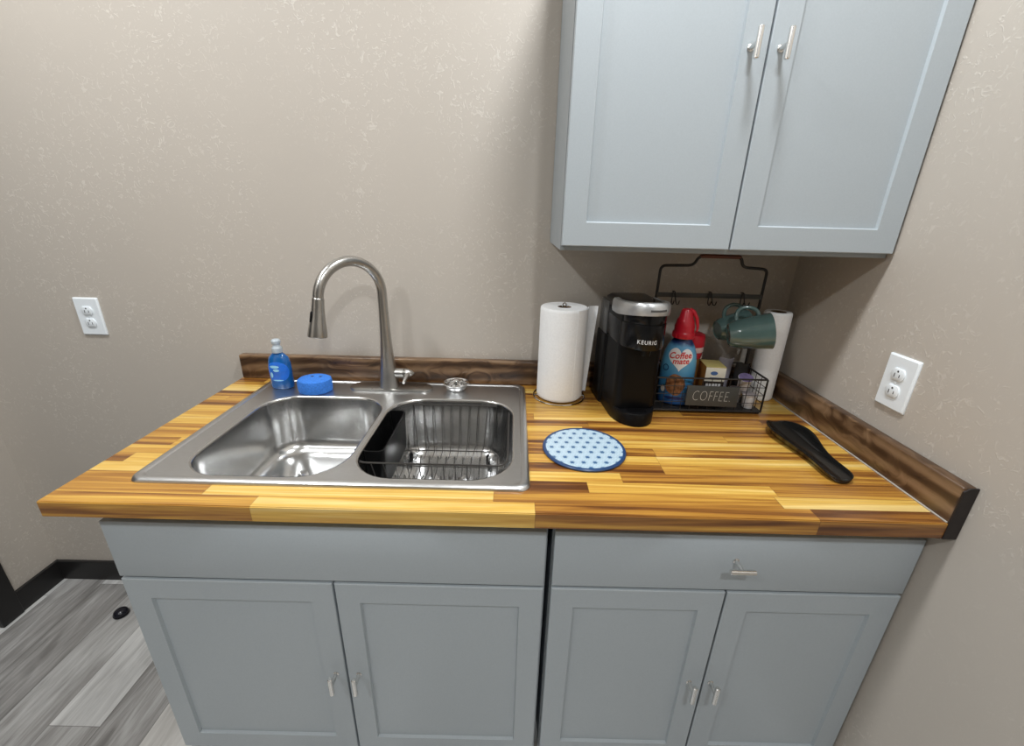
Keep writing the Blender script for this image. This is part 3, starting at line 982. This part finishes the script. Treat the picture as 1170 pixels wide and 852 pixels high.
# sign
bm = new()
Ms = Matrix.Translation(bp(1.4495, BY0-.0055, .9715)) @ Matrix.Rotation(radians(1.2), 4, 'Y') @ Matrix.Rotation(radians(-6), 4, 'X')
box(bm, -.0745, .0745, -.0025, .0025, -.0300, .0300, .0012)
bmesh.ops.transform(bm, matrix=Ms, verts=bm.verts)
sg = obj('sign_board', bm, M['grey_metal'], t)
bm = new()
text_bm(bm, 'COFFEE.', .043, lambda u, v, w: Ms @ Vector((u*.66-.002+.10*v, -.0030-.0003*(w > 0), v*1.02-.001)), 0.0, 1.10, bold=-.0013)
o = obj('sign_lettering', bm, M['cream_print'], sg, False)

# ================================================================== things in the stand
def creamer_prof():
    return [(.040, 0), (.0455, .004), (.0470, .015), (.0490, .06), (.0490, .11), (.0475, .135), (.0445, .155), (.0385, .173), (.0310, .188), (.0260, .196), (.0250, .203)]
t = thing('creamer_bottle', 'tall blue coffee creamer bottle with white heart label and red spout cap', 'bottle', (1.3635, -.153, BZ+.0003), -.40)
bm = new(); lathe(bm, creamer_prof(), 40, sy=.74); b = obj('bottle_body', bm, M['label'], t)
bm = new()
lathe(bm, [(.0300, .2025), (.0305, .205), (.0305, .216), (.0285, .219), (.0275, .221), (.0275, .236), (.0255, .241), (.0235, .252), (.0185, .262), (.0155, .279), (.0125, .284), (0, .285)], 32)
for k in range(20):
    a = 2*pi*k/20; box(bm, .0300*cos(a)-.001, .0300*cos(a)+.001, .0300*sin(a)-.001, .0300*sin(a)+.001, .2035, .2155)
cp = obj('cap', bm, M['red'], t)
bm = new(); tube(bm, [(.006, 0, .283), (.018, 0, .277), (.029, 0, .258), (.0340, 0, .236), (.0340, 0, .222)], [.006, .0055, .005, .004, .003], 10); obj('flip_arm', bm, M['red'], cp)
def cre_r(z):
    P = creamer_prof()
    for (ra, a), (rb, c) in zip(P[:-1], P[1:]):
        if a <= z <= c and c > a: return ra+(rb-ra)*(z-a)/(c-a)
    return .02
def cre_map(u, v, w=0.0, e=.0006):
    r = cre_r(v); a = -pi/2+u/.047
    x, y = r*cos(a), r*.74*sin(a)
    nn = Vector((x, y/.55, 0)).normalized()
    return Vector((x, y, v)) + nn*(e+w)
def heart(cx, cy, s, n=48):
    P = []
    for i in range(n):
        q = 2*pi*i/n
        P.append((cx+s*16*sin(q)**3/17, cy+s*(13*cos(q)-5*cos(2*q)-2*cos(3*q)-cos(4*q))/17))
    return P
bm = new(); patch(bm, heart(.004, .1470, .0400), cre_map, 10); obj('heart_label', bm, M['white_ink'], b)
bm = new()
text_bm(bm, 'Coffee', .0245, lambda u, v, w: cre_map(.004+u+.12*v, .1545+v*1.05+.10*u, .0006), 0, 1.0, bold=.0005)
text_bm(bm, 'mate', .0225, lambda u, v, w: cre_map(.007+u+.12*v, .1385+v*1.05+.10*u, .0006), 0, 1.0, bold=.0005)
obj('label_lettering', bm, M['redink'], b, False)
bm = new()
patch(bm, [(.001+.026*cos(q)*(1+.06*cos(5*q)), .066+.033*sin(q)*(1+.05*sin(4*q))) for q in [2*pi*i/40 for i in range(40)]], cre_map, 8)
obj('cookie_picture', bm, M['cookie'], b)
bm = new()
ri = [(-.0335+.0075*cos(2*pi*i/24), .1140+.0075*sin(2*pi*i/24)) for i in range(24)]
ro = [(-.0335+.0098*cos(2*pi*i/24), .1140+.0098*sin(2*pi*i/24)) for i in range(24)]
loft(bm, [[cre_map(u, v, .0004) for u, v in ri], [cre_map(u, v, .0004) for u, v in ro]], False, False)
obj('label_badge', bm, M['navy'], b)
bm = new()
patch(bm, [(.002+.030*cos(2*pi*i/20), .024+.0045*sin(2*pi*i/20)) for i in range(20)], cre_map, 3)
obj('label_badge', bm, M['navy'], b)
bm = new()
patch(bm, [(-.033+.007*cos(2*pi*i/20), .048+.010*sin(2*pi*i/20)) for i in range(20)], cre_map, 3, .0008)
obj('label_badge', bm, M['cream_print'], b)

t = thing('creamer_bottle', 'shorter bottle with round red lid standing behind the tall blue creamer', 'bottle', (1.4150, -.100, BZ+.0003))
bm = new(); lathe(bm, [(.026, 0), (.030, .004), (.031, .02), (.031, .09), (.0305, .118), (.0305, .1275)], 36); b = obj('bottle_body', bm, M['amber'], t)
bm = new(); lathe(bm, [(.0320, .128), (.0335, .146), (.0330, .1475)], 36); o = obj('shoulder_label', bm, M['red'], t)
bm = new(); lathe(bm, [(.0346, .1478), (.0350, .150), (.0350, .162), (.0345, .1635)], 36); o = obj('lid_band', bm, M['pinkwhite'], t)
bm = new(); lathe(bm, [(.0352, .1640), (.0360, .168), (.0355, .190), (.0330, .199), (.027, .2025), (0, .2035)], 36); obj('lid', bm, M['red'], t)
bm = new()
def r_map(u, v, w=0.0):
    a = -pi/2+u/.034; r = .0352+w
    return (r*cos(a), r*sin(a), v)
patch(bm, [(.020, .1285), (.032, .1285), (.036, .140), (.034, .144), (.027, .138)], r_map, 3)
obj('label_print', bm, M['pinkwhite'], t)

t = thing('tea_carton', 'small upright carton with yellow top and cream front behind the basket sign', 'carton', (1.4650, -.152, BZ+.0003), -.10)
bm = new(); box(bm, -.0275, .0275, -.034, .032, 0, .122, .0012); o = obj('carton_body', bm, M['amber'], t)
bm = new(); box(bm, -.0278, .0278, -.0345, .0325, .1222, .1245, .001); tt = obj('top_flap', bm, M['yellow'], t)
bm = new(); box(bm, -.0277, .0277, -.0350, -.0342, .080, .1220, .0002); o = obj('front_panel', bm, M['carton_white'], t)
bm = new(); patch(bm, [(-.004+.010*cos(2*pi*i/24), .105+.006*sin(2*pi*i/24)) for i in range(24)], lambda u, v, w=0: (u, -.0353, v), 2)
box(bm, -.014, .018, -.0353, -.0350, .0915, .0925)
obj('front_emblem', bm, M['blueink'], o)
bm = new(); box(bm, -.0277, .0277, -.0350, -.0342, .001, .0798, .0002); o = obj('front_band', bm, M['carton_dark'], t)
bm = new()
for x, w in ((-.022, .007), (-.013, .006), (-.0055, .008), (.004, .006), (.0125, .009)):
    box(bm, x, x+w, -.0354, -.0350, .063, .074)
obj('band_print', bm, M['white_ink'], o, False)
bm = new(); box(bm, -.020, .012, -.0354, -.0350, .004, .012)
obj('band_print', bm, M['white_ink'], o, False)

def pouch(bm, w, d, h, lean=0.0, tw=0.0):
    rings = []
    for k in range(11):
        f = k/10
        th = d*(1-.97*f**2.2)*(0.75+.25*min(1, f*6))
        ww = w*(1-.10*sin(f*pi))
        z = h*f
        P = []
        for i in range(24):
            a = 2*pi*i/24
            P.append(Vector((ww/2*cos(a)*(abs(cos(a))**-.35 if abs(cos(a)) > .05 else 1)*.98 + lean*f*f + .002*sin(7*f+i),
                             th/2*sin(a)+tw*f, z+.003*sin(3*cos(a)+k)*f)))
        rings.append(P)
    loft(bm, rings)
bm = new(); pouch(bm, .046, .024, .121, .008, .004)
tag(obj('snack_pouch', bm, M['lavender'], loc=(1.5300, -.092, BZ+.0003), rotz=.05), 'shiny lavender grey pouch standing behind the carton in the basket', 'pouch')
bm = new(); pouch(bm, .040, .026, .112, .004, -.004)
tag(obj('coffee_pouch', bm, M['pouch_black'], loc=(1.5760, -.105, BZ+.0003), rotz=-.1), 'black pouch standing in the right end of the wire basket', 'pouch')

def pod(label, loc, rot, lidm):
    t = thing('coffee_pod', label, 'coffee pod', loc, 0, 'single-serve coffee pods in the wire basket')
    t.rotation_euler = rot
    bm = new()
    lathe(bm, [(.0140, 0), (.0155, .002), (.0175, .028), (.0185, .0400), (.0205, .0405), (.0208, .0420), (.0200, .0425)], 30); obj('cup', bm, M['pod'], t)
    bm = new(); lathe(bm, [(.0198, .0426), (.0198, .0431), (.001, .0433)], 30); obj('foil_lid', bm, lidm, t)
    return t
pod('white coffee pod in the front right corner of the wire basket', (1.5760, -.1830, BZ+.0003), (0, 0, 0), M['foil'])
pod('white coffee pod between the basket sign and the corner pod', (1.5550, -.1410, BZ+.0003), (0, 0, 0), M['foil'])
pod('purple topped coffee pod lying on the two lower pods', (1.5620, -.1620, BZ+.0515), (radians(20), radians(-6), 0), M['purple'])

# ================================================================== mugs
def mug(label, base, axis, roll_deg, L=.106, rb=.036, rm=.0500):
    t = thing('mug', label, 'mug', base, 0, 'teal mugs hanging from the stand')
    ax = Vector(axis).normalized()
    hx = Vector((0, 0, 1)) - ax*ax.z; hx.normalize()
    hy = ax.cross(hx)
    c, s = cos(radians(roll_deg)), sin(radians(roll_deg))
    hx, hy = hx*c+hy*s, hy*c-hx*s
    Mm = Matrix((hx, hy, ax)).transposed().to_4x4()
    bm = new()
    pr = [(rb*.72, .003), (rb*.78, 0), (rb*.86, .001), (rb*.90, .004), (rb*1.02, .012), (rb*1.16, .035), (rb*1.28, .065), (rm*.985, L-.006), (rm, L-.001), (rm-.0012, L), (rm-.0035, L-.002), (rm*.92, L-.012), (rb*1.18, .06), (rb*1.06, .03), (rb*.86, .009), (.001, .007)]
    lathe(bm, pr, 44, Mm)
    obj('cup', bm, M['teal'], t)
    bm = new()
    rat = lambda z: rb*(1.02+.26*min(1, max(0, (z-.012)/.06)))
    P = [(rat(.028)-.003, 0, .024), (rat(.03)+.012, 0, .024), (rat(.04)+.027, 0, .032), (rat(.05)+.030, 0, .052), (rat(.06)+.021, 0, .072), (rat(.07)+.008, 0, .080), (rat(.075)-.003, 0, .080)]
    pp = fillet(P, .012, 4)
    tube(bm, [Mm @ Vector(p) for p in pp], .0055, 12)
    obj('handle', bm, M['teal'], t)
    return t
mug('teal mug hanging in front, its rim towards the slim paper roll', (1.474, -.186, 1.146), (.105, -.028, .022), -20)
mug('teal mug hanging behind the front one, its round base facing left', (1.480, -.106, 1.138), (.098, .008, .022), -4, .092, .0325, .044)

# ================================================================== trivet, spoon rest
t = thing('trivet', 'round pale blue trivet with navy star pattern lying on the worktop', 'trivet', (1.0525, -.4345, ZC+.0003), .03)
bm = new(); lathe(bm, [(.094, 0), (.0985, .001), (.0985, .005), (.0955, .0065), (.0925, .0063), (0, .0062)], 64); obj('plate', bm, M['trivet'], t)
bm = new(); lathe(bm, [(.0986, .0008), (.1000, .0020), (.1002, .0045), (.0985, .0066), (.0960, .0070), (.0940, .0066)], 64, cap0=False, cap1=False); obj('rim', bm, M['navy_rim'], t)

t = thing('spoon_rest', 'glossy black ceramic spoon rest lying near the right upstand', 'spoon rest', (1.600, -.420, ZC+.0003), .0)
bm = new()
#  y (front negative), half width, rim height, dish depth
ST = [(.1375, .006, .014, .001), (.1355, .016, .018, .002), (.129, .026, .022, .005), (.116, .0370, .025, .011), (.096, .0470, .027, .016), (.072, .0520, .028, .019), (.045, .0500, .027, .019), (.020, .0435, .025, .017), (-.005, .0365, .022, .013),
      (-.030, .0310, .020, .009), (-.055, .0285, .018, .007), (-.085, .0290, .018, .007), (-.108, .0300, .017, .006), (-.123, .0270, .016, .005), (-.132, .0200, .014, .003), (-.1365, .0100, .011, .001)]
rings = []
for y, w, h, d in ST:
    k = []
    prof = [(-.55, 0), (-.80, .25), (-.97, .8), (-1.0, .97), (-.95, 1.0), (-.85, .86), (-.62, .30), (-.3, .03), (0, 0)]
    for px_, pz in prof[:4]: k.append(Vector((w*px_, y, h*pz)))
    for px_, pz in prof[4:]: k.append(Vector((w*px_, y, h-d*(1-pz) if True else 0)))
    for px_, pz in reversed(prof[4:-1]): k.append(Vector((-w*px_, y, h-d*(1-pz))))
    for px_, pz in reversed(prof[:4]): k.append(Vector((-w*px_, y, h*pz)))
    rings.append(k)
loft(bm, rings)
o = obj('dish', bm, M['cer_black'], t, angle=60)
md = o.modifiers.new('sub', 'SUBSURF'); md.levels = 2; md.render_levels = 2

# ================================================================== outlets
def outlet(label, loc, rotz):
    """faces -y before turning"""
    t = thing('wall_outlet', label, 'outlet', loc, rotz, 'white wall outlets')
    bm = new()
    a = [(.0395, .0610), ]
    rings = [[Vector((x, -.0003, z)) for x, z in rrect(-.0395, .0395, -.061, .061, .003, 3)],
             [Vector((x, -.0030, z)) for x, z in rrect(-.0395, .0395, -.061, .061, .003, 3)],
             [Vector((x, -.0062, z)) for x, z in rrect(-.0360, .0360, -.0575, .0575, .003, 3)]]
    loft(bm, rings); obj('cover_plate', bm, M['plate'], t, angle=20)
    for zc in (.0195, -.0195):
        bm = new()
        P = []
        for i in range(40):
            q = 2*pi*i/40
            P.append((.0172*cos(q), max(-.0138, min(.0138, .0172*sin(q)))))
        loft(bm, [[Vector((x, -.0062, zc+z)) for x, z in P], [Vector((x, -.0088, zc+z)) for x, z in P], [Vector((x*.94, -.0094, zc+z*.94)) for x, z in P]])
        s = obj('socket', bm, M['plate'], t)
        bm = new()
        box(bm, -.0075, -.0055, -.0096, -.0092, zc-.0065, zc+.0025); box(bm, .0050, .0070, -.0096, -.0092, zc-.0055, zc+.0015)
        lathe(bm, [(.0024, 0), (.0024, .0004), (.0002, .0004)], 14, Matrix.Translation((0, -.0092, zc+.0075)) @ Matrix.Rotation(radians(90), 4, 'X'))
        obj('slots', bm, M['slot'], s)
    bm = new(); lathe(bm, [(.0032, 0), (.0032, .0008), (.002, .0014), (0, .0015)], 16, Matrix.Translation((0, -.0061, 0)) @ Matrix.Rotation(radians(90), 4, 'X')); obj('screw', bm, M['plate'], t)
    return t
outlet('white double outlet on the back wall left of the sink', (-.489, 0, 1.106), 0)
outlet('white double outlet on the right wall above the spoon rest', (XR, -.450, 1.114), -pi/2)

# ================================================================== door stop
t = thing('door_stop', 'small black domed door stop on the grey plank floor', 'door stop', (-.573, -.168, 0))
bm = new(); lathe(bm, [(.021, .0003), (.0235, .002), (.0235, .010), (.021, .0175), (.015, .023), (.007, .0255), (0, .026)], 28); obj('dome', bm, M['rubber'], t)
bm = new(); lathe(bm, [(.0238, .003), (.0246, .0045), (.0246, .0075), (.0238, .009)], 28, cap0=False, cap1=False); obj('collar', bm, M['gloss_black'], t)

# ================================================================== ceiling lights (four recessed round fixtures)
EM = NT('led_lens'); EM.b.inputs['Emission Color'].default_value = (.955, .985, 1.0, 1); EM.b.inputs['Emission Strength'].default_value = 2.0
EM.set(color=(.9, .9, .9), rough=.5)
places = [('over the wall cabinet', 1.16, -.64, .10, 21), ('over the left end of the worktop', -.35, -.70, .10, 19), ('in the middle of the room near the left wall', -.42, -2.02, .075, 15), ('in the middle of the room on the right', 1.22, -2.10, .075, 20)]
for where, x, y, r, pw in places:
    t = thing('ceiling_light', 'round white recessed ceiling light '+where, 'light', (x, y, HC), 0, 'recessed ceiling lights')
    bm = new(); lathe(bm, [(r+.022, -.0003), (r+.020, -.006), (r+.002, -.008), (r+.001, -.003)], 40, cap0=False, cap1=False); obj('trim_ring', bm, M['light_trim'], t)
    bm = new(); lathe(bm, [(r, -.0035), (r*.5, -.0038), (0, -.004)], 40); obj('lens', bm, EM.m, t)
    ld = bpy.data.lights.new('ceiling_lamp', 'AREA'); ld.shape = 'DISK'; ld.size = 2*r; ld.energy = pw; ld.color = (.955, .985, 1.0)
    lo = bpy.data.objects.new('ceiling_lamp', ld); COL.objects.link(lo); lo.location = (x, y, HC-.012)

w = bpy.data.worlds.new('room_world'); bpy.context.scene.world = w; w.use_nodes = True
w.node_tree.nodes['Background'].inputs[0].default_value = (.6, .65, .7, 1); w.node_tree.nodes['Background'].inputs[1].default_value = .05

# ================================================================== camera
cam = bpy.data.cameras.new('camera'); co = bpy.data.objects.new('camera', cam); COL.objects.link(co)
cam.sensor_fit = 'HORIZONTAL'; cam.sensor_width = 36; cam.lens = 486.31*36/PX
cam.clip_start = .02
tt, yw, rl = radians(20.4807), radians(.1076), radians(1.4684)
fwd = Vector((sin(yw)*cos(tt), cos(yw)*cos(tt), -sin(tt))); rt = Vector((cos(yw), -sin(yw), 0)); up = rt.cross(fwd)
R2 = rt*cos(rl)+up*sin(rl); U2 = up*cos(rl)-rt*sin(rl)
mw = Matrix((R2, U2, -fwd)).transposed().to_4x4(); mw.translation = (.8714, -1.3417, 1.4479)
co.matrix_world = mw
sc = bpy.context.scene
sc.camera = co
sc.view_settings.view_transform = 'Standard'; sc.view_settings.look = 'None'
sc.view_settings.gamma = 1.0; sc.view_settings.exposure = 0.0; sc.view_settings.use_curve_mapping = False
